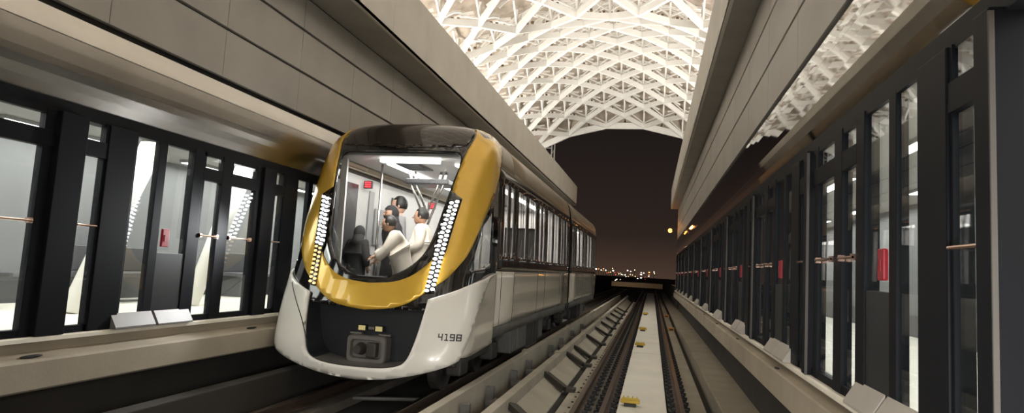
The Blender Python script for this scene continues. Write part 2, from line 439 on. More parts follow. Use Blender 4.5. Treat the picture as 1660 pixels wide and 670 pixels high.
def rail_prof(x):
    h = [(-.035, 0), (.035, 0), (.036, -.035), (.012, -.045), (.010, -.12), (.07, -.135), (.07, -.15), (-.07, -.15), (-.07, -.135), (-.010, -.12), (-.012, -.045), (-.036, -.035)]
    return [(x+a, b) for a, b in h]
def rail(name, x, label, y1, fast, z=0.):
    e = empty(name, (x, 0, z))
    g = MB(); g.prism_y(rail_prof(0), YN, y1); g.build('rail_web', M['railside'], e)
    g = MB(); g.prism_y([(-.034, -.004), (-.03, .003), (.03, .003), (.034, -.004), (.036, -.03), (-.036, -.03)], YN, y1); g.build('rail_head', M['rail'], e)
    src = None
    for k, yy in enumerate(fast):
        if src is None:
            f = MB(); f.box(-.17, .17, -.08, .08, -.19, -.15, .008)
            for sx in (-1, 1):
                f.tube([(sx*.13, 0, -.15), (sx*.13, 0, -.085)], .02, 6); f.box(sx*.1-.035, sx*.1+.035, -.045, .045, -.15, -.11, .008)
            src = f.build('rail_fastener', M['clip'], e); src.location = (0, yy, 0)
        else:
            c = src.copy(); col.objects.link(c); c.parent = e; c.location = (0, yy, 0)
    tag(e, label, 'rail'); return e
fs = [4.5+.42*k for k in range(98)]
rail('running_rail', -1.0, 'left running rail of the empty track beside the pale centre slab', 85, fs)
rail('running_rail', .5, 'right running rail of the empty track, nearest the right platform', 85, fs)
rail('guard_rail', -.62, 'guard rail just inside the left running rail of the empty track', 70, fs, -.01)
rail('running_rail', -4.62, 'left running rail beneath the gold-nosed train', 85, fs[:1])
rail('running_rail', -3.12, 'right running rail beneath the gold-nosed train', 85, fs[:1])
# rail support strips (grey-brown grout pads)
g = MB()
for x0, x1 in ((-1.08, -.48), (.33, .62), (-4.85, -4.4), (-3.35, -2.9)): g.box(x0, x1, YN, 85, -.33, -.19)
g.build('floor_rail_bed', M['railbed'], None, kind='structure')
# pale concrete edges under the left platform
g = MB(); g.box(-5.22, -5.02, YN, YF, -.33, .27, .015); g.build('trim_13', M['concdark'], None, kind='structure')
g = MB(); g.tube([(-5.0, 8.9, -.22), (-4.2, 9.25, -.22), (-2.6, 9.9, -.22)], .03, 8)
o = g.build('conduit', M['undergrey']); tag(o, 'thin grey conduit crossing the dark track bed under the train nose', 'pipe')
# yellow transponder brackets
for i, (yy, nm) in enumerate(((10.14, 'large yellow track transponder bracket nearest the camera on the centre slab'), (18.37, 'second yellow track transponder bracket on the centre slab'), (23.65, 'third yellow track transponder bracket on the centre slab'), (33.1, 'farthest yellow track transponder bracket on the centre slab'))):
    e = empty('transponder', (-.26, yy, -.1))
    MB().box(-.09, .09, -.09, .09, 0, .05, .006).build('base', M['clip'], e)
    m = MB(); m.box(-.145, .145, -.07, .07, .05, .10, .008); m.box(-.12, .12, -.075, -.06, .1, .135, .004); m.build('bracket', M['yellow'], e)
    m = MB()
    for dx in (-.1, -.035, .035, .1): m.tube([(dx, 0, .1), (dx, 0, .15)], .009, 6)
    m.build('stud', M['yellow'], e)
    tag(e, nm, 'transponder')
for i, yy in enumerate((25., 33.)):
    e = empty('marker_block', (.78, yy, -.13))
    MB().box(-.12, .12, -.1, .1, 0, .13, .015).build('block', M['orange'], e)
    MB().box(-.07, .07, -.102, -.1, .03, .09).build('plate', M['clip'], e)
    tag(e, '%s orange block beside the right running rail' % ('nearer', 'farther')[i], 'block')

# ------------------------------------------------------------------ lattice roof
RP = [(-14, 11.0), (-8, 12.4), (0, 13.8), (8, 14.3), (16, 13.6), (20, 12.9), (22, 12.4), (23.8, 11.9), (26, 12.5), (28.5, 12.87), (31, 12.97), (33.5, 12.82), (36, 12.47), (38.3, 12.02), (40.2, 11.5), (43, 10.6)]
def rz(x, y):
    for (a, za), (b, zb) in zip(RP, RP[1:]):
        if y <= b: break
    i = RP.index((a, za)); p0 = RP[max(i-1, 0)]; p3 = RP[min(i+2, len(RP)-1)]
    u = (y-a)/(b-a); m1 = (zb-p0[1])/(b-p0[0])*(b-a); m2 = (p3[1]-za)/(p3[0]-a)*(b-a)
    if b == 23.8: m2 = (zb-za)
    if a == 23.8: m1 = (p3[1]-za)/(p3[0]-a)*(b-a)
    z = (2*u**3-3*u**2+1)*za+(u**3-2*u**2+u)*m1+(-2*u**3+3*u**2)*zb+(u**3-u**2)*m2
    k = .05
    return z-k*(x-XCL)**2
def roof():
    a = 1.2; cx = XCL; y0 = -8.6
    top = empty('ceiling', (0, 0, 0)); top['kind'] = 'structure'
    J = int(round((40.6-y0)/a)); y_end = y0+J*a
    I = 8
    P = lambda i, j, dz=0: Vector((cx+i*a, y0+j*a, rz(cx+i*a, y0+j*a)+dz))
    m = MB(); st = MB(); dk = MB(); up = MB()
    for i in range(-I, I+1):
        for j in range(0, J+1):
            if (i+j) % 2: continue
            p = P(i, j)
            for di in (-1, 1):
                if abs(i+di) <= I and j+1 <= J:
                    q = P(i+di, j+1); m.bar(p+Vector((0, 0, .11)), q+Vector((0, 0, .11)), .13, .26)
            # strut from the node up to the skin, with little diagonals
            st.bar(p, p+Vector((0, 0, 1.0)), .1, .1, (0, 1, 0))
            for ax, ay in ((.75, 0), (-.75, 0), (0, .75), (0, -.75)):
                t = Vector((p.x+ax, p.y+ay, 0)); t.z = rz(t.x, t.y)+.85
                st.bar(p+Vector((0, 0, .35)), t, .07, .07, (0, 1, 0) if ay == 0 else (1, 0, 0))
    # upper layer: curved ribs in every diamond, connectors
    for i in range(-I+1, I):
        for j in range(1, J):
            if (i+j) % 2 == 0: continue
            c = P(i, j)
            for dy in (-.35, 0., .35):
                w = .95-abs(dy)*1.1
                pts = [Vector((c.x+w*u, c.y+dy, rz(c.x+w*u, c.y+dy)+.72+.22*(1-u*u))) for u in (-1, -.5, 0, .5, 1)]
                for A, B in zip(pts, pts[1:]): up.bar(A, B, .07, .10)
            for dx, dy in ((-.48, -.48), (.48, -.48), (-.3, -.66), (.3, -.66)):
                x, y = c.x+dx*1.0, c.y+dy*1.0
                z = rz(x, y)+.42
                dk.box(x-.05, x+.05, y+.03, y+.13, z-.05, z+.05)
    # edge members of the far and near rims
    for j in (0, J):
        for i in range(-I, I+1):
            if (i+j) % 2 == 0 and i+2 <= I: m.bar(P(i, j)+Vector((0, 0, .15)), P(i+2, j)+Vector((0, 0, .15)), .16, .40)
    m.build('lattice_beams', M['roofwhite'], top)
    st.build('lattice_struts', M['roofwhite'], top)
    up.build('skin_ribs', M['roofwhite'], top)
    dk.build('lattice_connectors', M['roofdark'], top)
    # closing plate between the far rim and the skin
    ep = MB()
    for i in range(-I, I, 2):
        pa, pb = P(i, J), P(i+2, J)
        ep.bar(pa+Vector((0, .05, .75)), pb+Vector((0, .05, .75)), .05, 1.0)
    ep.build('rim_plate', M['roofskin'], top)
    # skin
    bm = bmesh.new(); NI = 40; NJ = 100
    V = [[bm.verts.new((cx-9.8+19.6*i/NI, y0+(y_end-.1-y0)*j/NJ, rz(cx-9.8+19.6*i/NI, y0+(y_end-.1-y0)*j/NJ)+1.08)) for j in range(NJ+1)] for i in range(NI+1)]
    for i in range(NI):
        for j in range(NJ): bm.faces.new((V[i][j], V[i+1][j], V[i+1][j+1], V[i][j+1]))
    r = bmesh.ops.extrude_face_region(bm, geom=bm.faces[:])
    for v in [e for e in r['geom'] if isinstance(e, bmesh.types.BMVert)]: v.co.z += .1
    s = MB(); s.bm.free(); s.bm = bm
    s.build('roof_skin', M['roofskin'], top)
roof()

# white lattice mast behind the far end of the left wall
e = empty('lattice_mast', (-7.6, 43.5, 0))
g = MB()
for dx, dy in ((-.35, 0), (.35, 0), (.5, .3), (-.2, .5)): g.tube([(dx, dy, -9), (dx, dy, 11.2)], .05, 8)
g.build('mast_leg', M['whitepaint'], e)
g = MB()
for k in range(24): g.bar((-.35, 0, -1+k*.5), (.35, 0, -1+k*.5), .05, .05)
g.build('rung', M['whitepaint'], e)
g = MB()
for k in range(12): g.bar((.35, 0, -1+k), (.5, .3, -.5+k), .035, .035); g.bar((-.35, 0, -1+k), (-.2, .5, -.5+k), .035, .035)
g.build('brace', M['whitepaint'], e)
tag(e, 'white ladder-like lattice mast rising behind the far end of the left wall', 'mast')

# orange wall lamp at the far end of the right wall
e = empty('wall_lamp', (XR, YF+.03, 4.75))
g = MB(); g.tube([(-.05, 0, 0), (-.05, .5, .02), (-.35, .75, .02)], .03, 8); g.build('arm', M['clip'], e)
g = MB(); g.box(-.16, .06, -.0, .03, -.12, .12, .01); g.build('mount_plate', M['clip'], e)
bulb = MB().ball((-.42, .8, .02), .13, (1, 1, 1), 16, 10).build('lamp_globe', emit('lamp_orange', (1., .36, .07), 5), e, smooth=True)
tag(e, 'glowing orange bracket lamp at the far end of the right wall', 'lamp')
ld = bpy.data.lights.new('orange_lamp', 'POINT'); ld.energy = 18; ld.color = (1, .36, .08); ld.shadow_soft_size = .12
lo = bpy.data.objects.new('orange_lamp', ld); col.objects.link(lo); lo.location = (XR-.75, YF-.25, 5.0)

# ------------------------------------------------------------------ beyond the station
g = MB(); g.box(-1500, 1500, -60, 2600, -9.3, -9); g.build('ground', M['night_ground'], None, kind='structure')
for nm, x0, x1, ztop in (('viaduct_parapet', 1.55, 1.85, 1.15), ('viaduct_parapet', -6.1, -5.8, 1.15)):
    g = MB(); g.prism_y([(x0, -.6), (x0, ztop-.1), (x0+.05, ztop), (x1-.05, ztop), (x1, ztop-.1), (x1, -.6)], YF+.1, 95)
    o = g.build(nm, M['concdark']); tag(o, 'dark viaduct parapet beyond the station, on the %s of the tracks' % ('right' if x0 > 0 else 'left'), 'parapet')
g = MB(); g.prism_y([(-6.2, -.33), (1.9, -.33), (1.9, -1.2), (-.5, -2.2), (-4, -2.2), (-6.2, -1.2)], YF+40, 95); g.build('floor_viaduct', M['bed'], None, kind='structure')
# low bridge across the line far ahead
e = empty('overbridge', (0, 190, -9))
MB().box(-70, 60, -3, 3, 7.2, 8.6, .1).build('deck', mat('bridge_concrete', (.22, .19, .15), .9), e)
for xx in (-55, -30, -8, 18, 45):
    MB().box(xx-1, xx+1, -1, 1, 0, 7.2, .1).build('pier', M['concdark'], e)
for xx in (-34, -8, 14):  # added spots without fittings, they brighten the bridge
    ld = bpy.data.lights.new('bridge_fill', 'SPOT'); ld.energy = 1500; ld.spot_size = math.radians(150); ld.spot_blend = 1.; ld.color = (1, .72, .42); ld.shadow_soft_size = .5
    lo = bpy.data.objects.new('bridge_fill', ld); col.objects.link(lo); lo.location = (xx, 176, 2); lo.rotation_euler = (math.radians(75), 0, 0)
tag(e, 'low concrete overbridge crossing far ahead under the city lights', 'bridge')

# city lights: real street lamps, far out on the plain
V = (1057., 447.)
bulbs = {'white': emit('city_white', (1., .92, .8), 12), 'warm': emit('city_warm', (1., .66, .28), 7), 'orange': emit('city_orange', (1., .32, .05), 5), 'red': emit('city_red', (1., .1, .08), 3.5), 'green': emit('city_green', (.6, 1., .45), 3)}
def lamp(x, y, z, r, c):
    e = empty('street_lamp', (x, y, -9))
    m = MB(); m.tube([(0, 0, 0), (0, 0, z+9)], [.16, .1], 6); m.build('pole', M['clip'], e)
    m = MB(); m.ball((0, 0, z+9), r*.46, (1, 1, .8), 8, 6); m.build('lamp_globe', bulbs[c], e)
    tag(e, 'tiny %s city lamp glowing on the dark horizon beyond the tracks' % c, 'street lamp', '%s city lamps on the horizon' % c)
# bearings dx/Y and heights dz/Y of the lights in the night view
pts = [(-.086, .005, 1.5, 'white'), (-.078, .004, .9, 'white'), (-.0745, .006, .8, 'warm'), (-.071, .004, 1.2, 'white'), (-.0605, .0075, .8, 'warm'), (-.0595, .004, 1.5, 'white'), (-.057, .001, .9, 'red'),
       (-.082, .0055, .9, 'orange'), (-.069, 0., .8, 'red'), (-.066, .001, .8, 'orange'), (-.0635, .0015, .8, 'warm'), (-.0555, -.002, .9, 'red'), (-.0505, -.0005, .9, 'warm'), (-.0485, .001, .8, 'green'), (-.0465, -.001, .9, 'white'), (-.0445, -.0015, .8, 'green'),
       (-.041, -.0015, 1.3, 'white'), (-.0375, .0055, 1.2, 'white'), (-.036, -.0035, .7, 'warm'), (-.033, -.0005, .9, 'warm'), (-.0325, .0045, 1.0, 'white'), (-.0295, -.001, .7, 'warm'), (-.0265, .007, 1.0, 'warm'), (-.0255, -.003, .8, 'warm'), (-.0215, -.006, 1.2, 'white'), (-.018, 0.001, .7, 'red'),
       (-.0165, .0005, 1.6, 'white'), (-.0165, -.0045, 1.4, 'white'), (-.0165, .0035, .8, 'white'), (-.0125, .003, 1.1, 'white'), (-.0105, -.006, .7, 'red'), (-.0045, .0045, 1.6, 'orange'), (-.0045, .001, 1.0, 'orange'), (-.005, -.0015, .9, 'white'), (.0035, .003, .9, 'warm'), (.003, .0055, .9, 'white'), (.0035, -.002, .7, 'warm'),
       (-.0535, -.009, .9, 'white'), (-.0555, -.0105, 1.0, 'white'), (-.048, -.009, .7, 'warm'), (-.0395, -.004, .7, 'white'), (-.0105, -.003, .7, 'red'), (-.075, .003, .7, 'orange'), (-.052, .0015, .7, 'red')]
for bx, bz, r, c in pts:
    Y = random.uniform(300, 460)
    lamp(bx*Y, Y, max(1.92+bz*Y, -8.), r*Y/700., c)

# headlights of the train the view is taken from
for sx in (-.95, .55):
    ld = bpy.data.lights.new('own_headlight', 'SPOT'); ld.energy = 430; ld.spot_size = math.radians(112); ld.spot_blend = 1.; ld.color = (1, .97, .92); ld.shadow_soft_size = .1
    lo = bpy.data.objects.new('own_headlight', ld); col.objects.link(lo); lo.location = (sx, -.2, 1.35); lo.rotation_euler = (math.radians(73), 0, 0)
# ------------------------------------------------------------------ world, camera
w = bpy.data.worlds.new('night'); scn.world = w; w.use_nodes = True
nt = w.node_tree; nt.nodes.clear()
out = nt.nodes.new('ShaderNodeOutputWorld'); bg = nt.nodes.new('ShaderNodeBackground')
tc = nt.nodes.new('ShaderNodeTexCoord'); sx = nt.nodes.new('ShaderNodeSeparateXYZ'); cr = nt.nodes.new('ShaderNodeValToRGB')
nt.links.new(tc.outputs['Generated'], sx.inputs[0]); nt.links.new(sx.outputs['Z'], cr.inputs[0])
el = cr.color_ramp.elements
el[0].position = 0.; el[0].color = (.072, .043, .030, 1)
el[1].position = .28; el[1].color = (.0105, .0085, .0088, 1)
x = el.new(.06); x.color = (.030, .020, .016, 1)
nt.links.new(cr.outputs[0], bg.inputs[0]); bg.inputs[1].default_value = .8
nt.links.new(bg.outputs[0], out.inputs[0])

CAM = (0., 0., 1.92)
f = 1020.; P = (830., 335.)
d = (V[0]-P[0], V[1]-P[1]); lean = 570./9735.
kk = f*f/(d[1]-lean*d[0])
z = Vector((lean*kk, kk, -f)).normalized(); yv = Vector((d[0], -d[1], -f)).normalized()
z = (z-yv*z.dot(yv)).normalized(); xv = yv.cross(z)
R = Matrix((xv, yv, z))
cd = bpy.data.cameras.new('camera'); co = bpy.data.objects.new('camera', cd); col.objects.link(co)
cd.sensor_fit = 'HORIZONTAL'; cd.sensor_width = 36; cd.lens = 36*f/1660.; cd.clip_end = 4000; cd.clip_start = .05
co.matrix_world = Matrix.Translation(CAM) @ R.to_4x4()
scn.camera = co
scn.view_settings.view_transform = 'Standard'; scn.view_settings.look = 'None'; scn.view_settings.gamma = 1; scn.view_settings.exposure = .12
scn.cycles.use_denoising = True
scn.cycles.max_bounces = 8; scn.cycles.diffuse_bounces = 4; scn.cycles.transparent_max_bounces = 16
scn.cycles.sample_clamp_indirect = 6; scn.cycles.sample_clamp_direct = 0; scn.cycles.caustics_reflective = False; scn.cycles.caustics_refractive = False
#TRAIN#
# ------------------------------------------------------------------ the train
TC = -3.87; PW = 3.0
#     v    z     w     Y0    D      (height parameter, height, half width, nose at the middle, depth of the rounded corner)
NT = [(.25, .25, 1.32, 8.12, .50), (.40, .40, 1.39, 8.05, .52), (.60, .60, 1.43, 8.03, .54), (.90, .90, 1.45, 8.09, .56), (1.2, 1.2, 1.46, 8.17, .58), (1.6, 1.6, 1.46, 8.30, .60),
      (2.0, 2.0, 1.46, 8.42, .60), (2.5, 2.5, 1.455, 8.57, .60), (3.0, 3.0, 1.44, 8.73, .60), (3.4, 3.4, 1.425, 8.88, .60), (3.65, 3.65, 1.40, 9.0, .60), (3.8, 3.80, 1.37, 9.08, .62),
      (3.95, 3.94, 1.30, 9.17, .66), (4.1, 4.05, 1.17, 9.28, .70), (4.3, 4.125, .94, 9.45, .70), (4.6, 4.17, .58, 9.75, .60), (5.0, 4.19, 0., 10.3, .4)]
def nrow(v):
    v = min(max(v, NT[0][0]), NT[-1][0])
    for i in range(len(NT)-1):
        if v <= NT[i+1][0]: break
    p0 = NT[max(i-1, 0)]; p1 = NT[i]; p2 = NT[i+1]; p3 = NT[min(i+2, len(NT)-1)]
    h = p2[0]-p1[0]; u = (v-p1[0])/h; o = []
    for k in range(1, 5):
        m1 = (p2[k]-p0[k])/(p2[0]-p0[0])*h; m2 = (p3[k]-p1[k])/(p3[0]-p1[0])*h
        o.append((2*u**3-3*u**2+1)*p1[k]+(u**3-2*u**2+u)*m1+(-2*u**3+3*u**2)*p2[k]+(u**3-u**2)*m2)
    return o
def NS(s, v):
    """skin of the nose; s runs round the front (|s| < 1) and on along the flanks"""
    zz, ww, y0, D = nrow(v); sg = 1 if s >= 0 else -1; a = abs(s)
    if a <= 1:
        A = a**1.5*PI/2; c = max(math.cos(A), 0)
        return Vector((TC+sg*ww*math.sin(A)**(2/PW), y0+D*(1-c**(2/PW)), zz))
    return Vector((TC+sg*ww, y0+D+(a-1)*1.2, zz))
def NN(s, v):
    e = .004
    ds = NS(s+e, v)-NS(s-e, v); dv = NS(s, v+e)-NS(s, v-e)
    n = ds.cross(dv)
    if n.length < 1e-9: n = Vector((0, -1, .3))
    n.normalize()
    if n.dot(NS(s, v)-Vector((TC, 11.5, 2.0))) < 0: n = -n
    return n
def sY(Y, v):
    zz, ww, y0, D = nrow(v); return 1+(Y-y0-D)/1.2
def T2S(pts): return [((abs(t)**(2/3.) if abs(t) <= 1 else abs(t))*(1 if t >= 0 else -1), v) for t, v in pts]
def mir(pts): return [(-a, b) for a, b in pts]
BASE = Vector((TC, 8.03, 0))
train = empty('metro_train', BASE)
tag(train, 'metro train with a gold and black nose and white skirt standing at the left platform', 'train')
AS = 1.75
def dens(loop, step):
    out = []
    for (a, b), (c, d2) in zip(loop, loop[1:]+loop[:1]):
        n = max(1, int(math.hypot((c-a)*AS, d2-b)/step))
        for k in range(n): out.append((a+(c-a)*k/n, b+(d2-b)*k/n))
    return out
def smooth_loop(pts, n=5):
    """Catmull-Rom through an open run of points"""
    out = []
    for i in range(len(pts)-1):
        p0 = pts[max(i-1, 0)]; p1 = pts[i]; p2 = pts[i+1]; p3 = pts[min(i+2, len(pts)-1)]
        for k in range(n):
            u = k/n
            out.append(tuple(.5*((2*p1[c])+(-p0[c]+p2[c])*u+(2*p0[c]-5*p1[c]+4*p2[c]-p3[c])*u*u+(-p0[c]+3*p1[c]-3*p2[c]+p3[c])*u**3) for c in (0, 1)))
    out.append(pts[-1]); return out
def inside(p, loop):
    x, y = p; c = False; j = len(loop)-1
    for i in range(len(loop)):
        a, b = loop[i], loop[j]
        if (a[1] > y) != (b[1] > y) and x < (b[0]-a[0])*(y-a[1])/(b[1]-a[1])+a[0]: c = not c
        j = i
    return c
def patch(name, loop, holes, m, off=0., thick=.016, step=.07, parent=None, smooth=True):
    loops = [dens(l, step*.7) for l in [loop]+list(holes)]
    pts = []; edges = []
    for l in loops:
        b = len(pts); pts += [Vector((a*AS, v)) for a, v in l]; edges += [(b+k, b+(k+1) % len(l)) for k in range(len(l))]
    nb = len(pts)
    x0 = min(p.x for p in pts); x1 = max(p.x for p in pts); y0 = min(p.y for p in pts); y1 = max(p.y for p in pts)
    ny = int((y1-y0)/step)+1; nx = int((x1-x0)/step)+1
    bp = pts[:nb]
    for i in range(nx+1):
        for j in range(ny+1):
            q = Vector((x0+i*step+(step/2 if j % 2 else 0), y0+j*step*.9))
            if not inside((q.x/AS, q.y), loops[0]) or any(inside((q.x/AS, q.y), h) for h in loops[1:]): continue
            if min((q-b).length_squared for b in bp) < (step*.45)**2: continue
            pts.append(q)
    r = delaunay_2d_cdt(pts, edges, [], 0, 1e-6)
    vs, fs = r[0], r[2]
    bm = bmesh.new(); V3 = []
    for p in vs:
        s, v = p.x/AS, p.y
        V3.append(bm.verts.new(NS(s, v)+NN(s, v)*off-BASE))
    for fc in fs:
        c = sum((vs[i] for i in fc), Vector((0, 0)))/len(fc); q = (c.x/AS, c.y)
        if not inside(q, loops[0]) or any(inside(q, h) for h in loops[1:]): continue
        try: bm.faces.new([V3[i] for i in fc])
        except ValueError: pass
    for v in [v for v in bm.verts if not v.link_faces]: bm.verts.remove(v)
    g = MB(); g.bm.free(); g.bm = bm
    o = g.build(name, m, parent or train, smooth=smooth)
    if thick:
        md = o.modifiers.new('thickness', 'SOLIDIFY'); md.thickness = thick; md.offset = 0
    return o
def tb(g, name, m, parent=None, smooth=False, loc=None):
    bmesh.ops.translate(g.bm, verts=g.bm.verts[:], vec=-BASE)
    return g.build(name, m, parent or train, smooth=smooth)

# outlines of the right half, in (s, v)
glassR = smooth_loop(T2S([(.34, 3.60), (.385, 3.55), (.395, 3.42), (.355, 3.1), (.31, 2.7), (.275, 2.36), (.245, 2.15), (.195, 1.96), (.115, 1.79), (.035, 1.67), (.0001, 1.645)]), 4)
glassLoop = glassR+mir(glassR[:-1])[::-1]
outR = smooth_loop(T2S([(.76, 4.13), (1.06, 3.99), (1.17, 3.8), (1.14, 3.4), (.98, 2.95), (.79, 2.53), (.645, 2.09), (.555, 1.91), (.44, 1.71), (.30, 1.52), (.19, 1.36), (.095, 1.265), (.0001, 1.215)]), 4)
inR = smooth_loop(T2S([(.66, 4.15), (.455, 3.65), (.385, 3.2), (.365, 2.98), (.36, 2.7), (.345, 2.3), (.315, 2.02), (.19, 1.75), (.08, 1.62), (.0001, 1.58)]), 4)
goldLoop = outR+mir(outR[:-1])[::-1]+mir(inR)+inR[:-1][::-1]
cabwin = T2S([(.69, 1.83), (1.24, 1.95), (1.05, 2.80), (.83, 2.50)])
YB = 9.7
maskR = T2S([(.0, 1.24), (.45, 1.28), (.9, 1.58), (1.3, 1.7)])+[(sY(YB, v), v) for v in (1.74, 2.2, 2.8, 3.2, 3.52)]+T2S([(1.2, 3.54), (1.2, 3.8), (1.08, 4.0), (.78, 4.15), (.5, 4.3), (.2, 4.5), (.0, 4.6)])
maskLoop = maskR+mir(maskR[1:-1])[::-1]
patch('nose_mask', maskLoop, [glassLoop, cabwin, mir(cabwin)], M['mask'], 0, .02)
topL = T2S([(.0, 3.66), (.36, 3.70), (.43, 3.72), (.65, 4.14), (.5, 4.27), (.2, 4.46), (.0, 4.55)])
patch('roof_visor', topL+mir(topL[1:-1])[::-1], [], M['topmask'], .012, .012)
gb = patch('gold_band', goldLoop, [], M['gold'], .018, .02)
patch('windscreen', glassLoop, [], M['wind'], -.004, .006)
for q in (cabwin, mir(cabwin)): patch('cab_side_window', q, [], M['cabglass'], -.002, .006)
# white skirt with the dark coupler recess
pockR = smooth_loop(T2S([(.315, 1.40), (.30, 1.15), (.275, .85), (.24, .62), (.18, .525), (.08, .48), (.0001, .47)]), 4)
crease = smooth_loop(T2S([(1.60, 1.815), (1.24, 1.73), (1.02, 1.50), (.90, 1.15), (.82, .86), (.73, .63)]), 4)
skR = smooth_loop(T2S([(.315, 1.40), (.5, 1.51), (.85, 1.69), (1.22, 1.775), (1.60, 1.815)]), 4)
botR = smooth_loop(T2S([(.73, .63), (.6, .56), (.4, .475), (.23, .40), (.1, .35), (.0001, .32)]), 4)
half = skR[:-1]+crease[:-1]+botR
skirtLoop = half+mir(half[:-1])[::-1]+mir(pockR[1:])+pockR[1:-1][::-1]
skirt = patch('skirt', skirtLoop, [], M['white'], .035, .045, .06)
sideR = crease+[T2S([(.76, .66)])[0], (1.5, .70)]+[(sY(YB, v), v) for v in (.72, 1., 1.4, 1.82)]
for q in (sideR, mir(sideR)): patch('skirt_side_shaded', q, [], M['beige'], .012, .02, .06)  # beige instead of the skirt white, side's shade put into the colour
# recess behind the lip
YP = 8.52
g = MB(); ring = pockR+mir(pockR[:-1])[::-1]
fr = [NS(a, v)+NN(a, v)*.02 for a, v in ring]; bk = [Vector((p.x, YP, p.z+.02)) for p in fr]
A = [g.bm.verts.new(p) for p in fr]; B = [g.bm.verts.new(p) for p in bk]
for k in range(len(A)): g.bm.faces.new((A[k], A[(k+1) % len(A)], B[(k+1) % len(A)], B[k]))
g.bm.faces.new(B)
# roof of the recess joins the mask above
tb(g, 'coupler_recess', M['panelblack'])
g = MB(); low = [p for p in ring if p[1] < .535]
L1 = [NS(a, v)+NN(a, v)*.03+Vector((0, 0, .012)) for a, v in low]; L2 = [Vector((p.x, YP-.03, p.z+.01)) for p in L1]
A = [g.bm.verts.new(p) for p in L1]; B = [g.bm.verts.new(p) for p in L2]
for k in range(len(A)-1): g.bm.faces.new((A[k], A[k+1], B[k+1], B[k]))
tb(g, 'bumper_shelf', M['coupler'])
# coupler and marker lamps
g = MB()
n = 20
def rr(w, h, r, y):
    pts = []
    for cx, cz, a0 in ((w-r, h-r, 0), (-w+r, h-r, 90), (-w+r, -h+r, 180), (w-r, -h+r, 270)):
        for k in range(5): a = math.radians(a0+k*22.5); pts.append(Vector((TC+cx+r*math.cos(a), y, .66+cz+r*math.sin(a))))
    return pts
rings = [rr(.30, .19, .07, 8.50), rr(.30, .19, .07, 8.34), rr(.285, .175, .065, 8.315), rr(.235, .13, .05, 8.315), rr(.22, .115, .045, 8.37)]
RV = [[g.bm.verts.new(p) for p in r] for r in rings]
for a, b in zip(RV, RV[1:]):
    for k in range(20): g.bm.faces.new((a[k], a[(k+1) % 20], b[(k+1) % 20], b[k]))
g.bm.faces.new(RV[-1])
cp = tb(g, 'coupler', M['coupler'])
g = MB(); g.tube([(TC-.09, 8.36, .66), (TC-.09, 8.22, .66)], [.09, .06], 16); g.box(TC+.03, TC+.18, 8.25, 8.37, .56, .76, .02); tb(g, 'coupler_cone', M['under'], cp)
for sx in (-.13, .13):
    g = MB(); g.box(TC+sx-.06, TC+sx+.06, 8.42, 8.5, .90, .985, .01); ho = tb(g, 'marker_lamp', M['clip'])
    g = MB(); g.box(TC+sx-.05, TC+sx+.05, 8.41, 8.42, .91, .975); tb(g, 'lens', M['amber'], ho)
g = MB(); g.box(TC-.045, TC+.045, 8.44, 8.5, .92, .965, .008); tb(g, 'camera_housing', M['coupler'])
for sx in (-.22, .22):
    g = MB(); g.box(TC+sx-.09, TC+sx+.09, 8.42, 8.5, .845, .875, .008); tb(g, 'grab_step', M['coupler'])
# headlights: black backing high up, then rows of lamps over the gold
def sd(x, v):     # s for a half-width x at height v
    lo, hi = 0, 1
    for _ in range(30):
        m_ = (lo+hi)/2
        if NS(m_, v).x-TC < x: lo = m_
        else: hi = m_
    return lo
for sg in (1, -1):
    xc = lambda v: .885+(v-1.53)*.088+max(0, v-2.3)*.04
    bl = [(sd(xc(v)+d_, v), v) for v, d_ in ((2.98, -.10), (2.86, .09), (2.5, .09), (2.1, .085), (2.0, .062), (1.5, .06), (1.49, -.06), (2.0, -.066), (2.08, -.09), (2.5, -.095))]
    bl = bl if sg > 0 else mir(bl)
    hl = patch('headlight', bl, [], M['mask'], .034, .014, .05)
    proto = None
    rows = 21
    for k in range(rows):
        for c in (-1, 1):
            v = 2.80-k*.0635+c*.012
            s = sd(xc(v)+c*.036, v)*sg
            p = NS(s, v)+NN(s, v)*.05
            lowrow = k > 11
            q = NN(s, v).to_track_quat('Z', 'Y')
            key = 'w' if (not lowrow or sg > 0) else 'o'
            if proto is None: proto = {}
            if key not in proto:
                b = MB(); b.ball((0, 0, 0), .03, (1.0, .62, .4), 10, 6)
                o = b.build('lamp_bulb', M['led'] if key == 'w' else M['ledwarm'], hl, smooth=True); proto[key] = o
            else:
                o = proto[key].copy(); col.objects.link(o); o.parent = hl
            o.location = p-BASE; o.rotation_euler = q.to_euler()
# running number on the right skirt
seg = {'4': [((0, 1), (0, .5)), ((0, .5), (1, .5)), ((1, 1), (1, 0))], '1': [((.2, 1), (.6, 1)), ((.6, 1), (.6, 0)), ((.2, 0), (1, 0))], '9': [((1, 0), (1, 1)), ((1, 1), (0, 1)), ((0, 1), (0, .5)), ((0, .5), (1, .5)), ((0, 0), (1, 0))],
       '8': [((0, 0), (0, 1)), ((0, 1), (1, 1)), ((1, 1), (1, 0)), ((1, 0), (0, 0)), ((0, .5), (1, .5))]}
g = MB(); x = 1.10
for ch in '4198':
    for a, b in seg[ch]:
        P3 = []
        for (u, w_) in (a, b):
            v = .885+w_*.075; s = sd(x+u*.042, v); P3.append(NS(s, v)+NN(s, v)*.062)
        nn = NN(sd(x, .92), .92); dd = (P3[1]-P3[0]).normalized()*.007
        g.bar(P3[0]-dd, P3[1]+dd, .015, .006, nn)
    x += .068
o = tb(g, 'running_number', M['text'], skirt)
o['label'] = 'black running number 4198'
g = MB(); q_ = [NS(a, v)+NN(a, v)*.058 for a, v in smooth_loop(T2S([(-.58, 1.50), (-.44, 1.27), (-.33, 1.04), (-.265, .83), (-.225, .68)]), 5)]
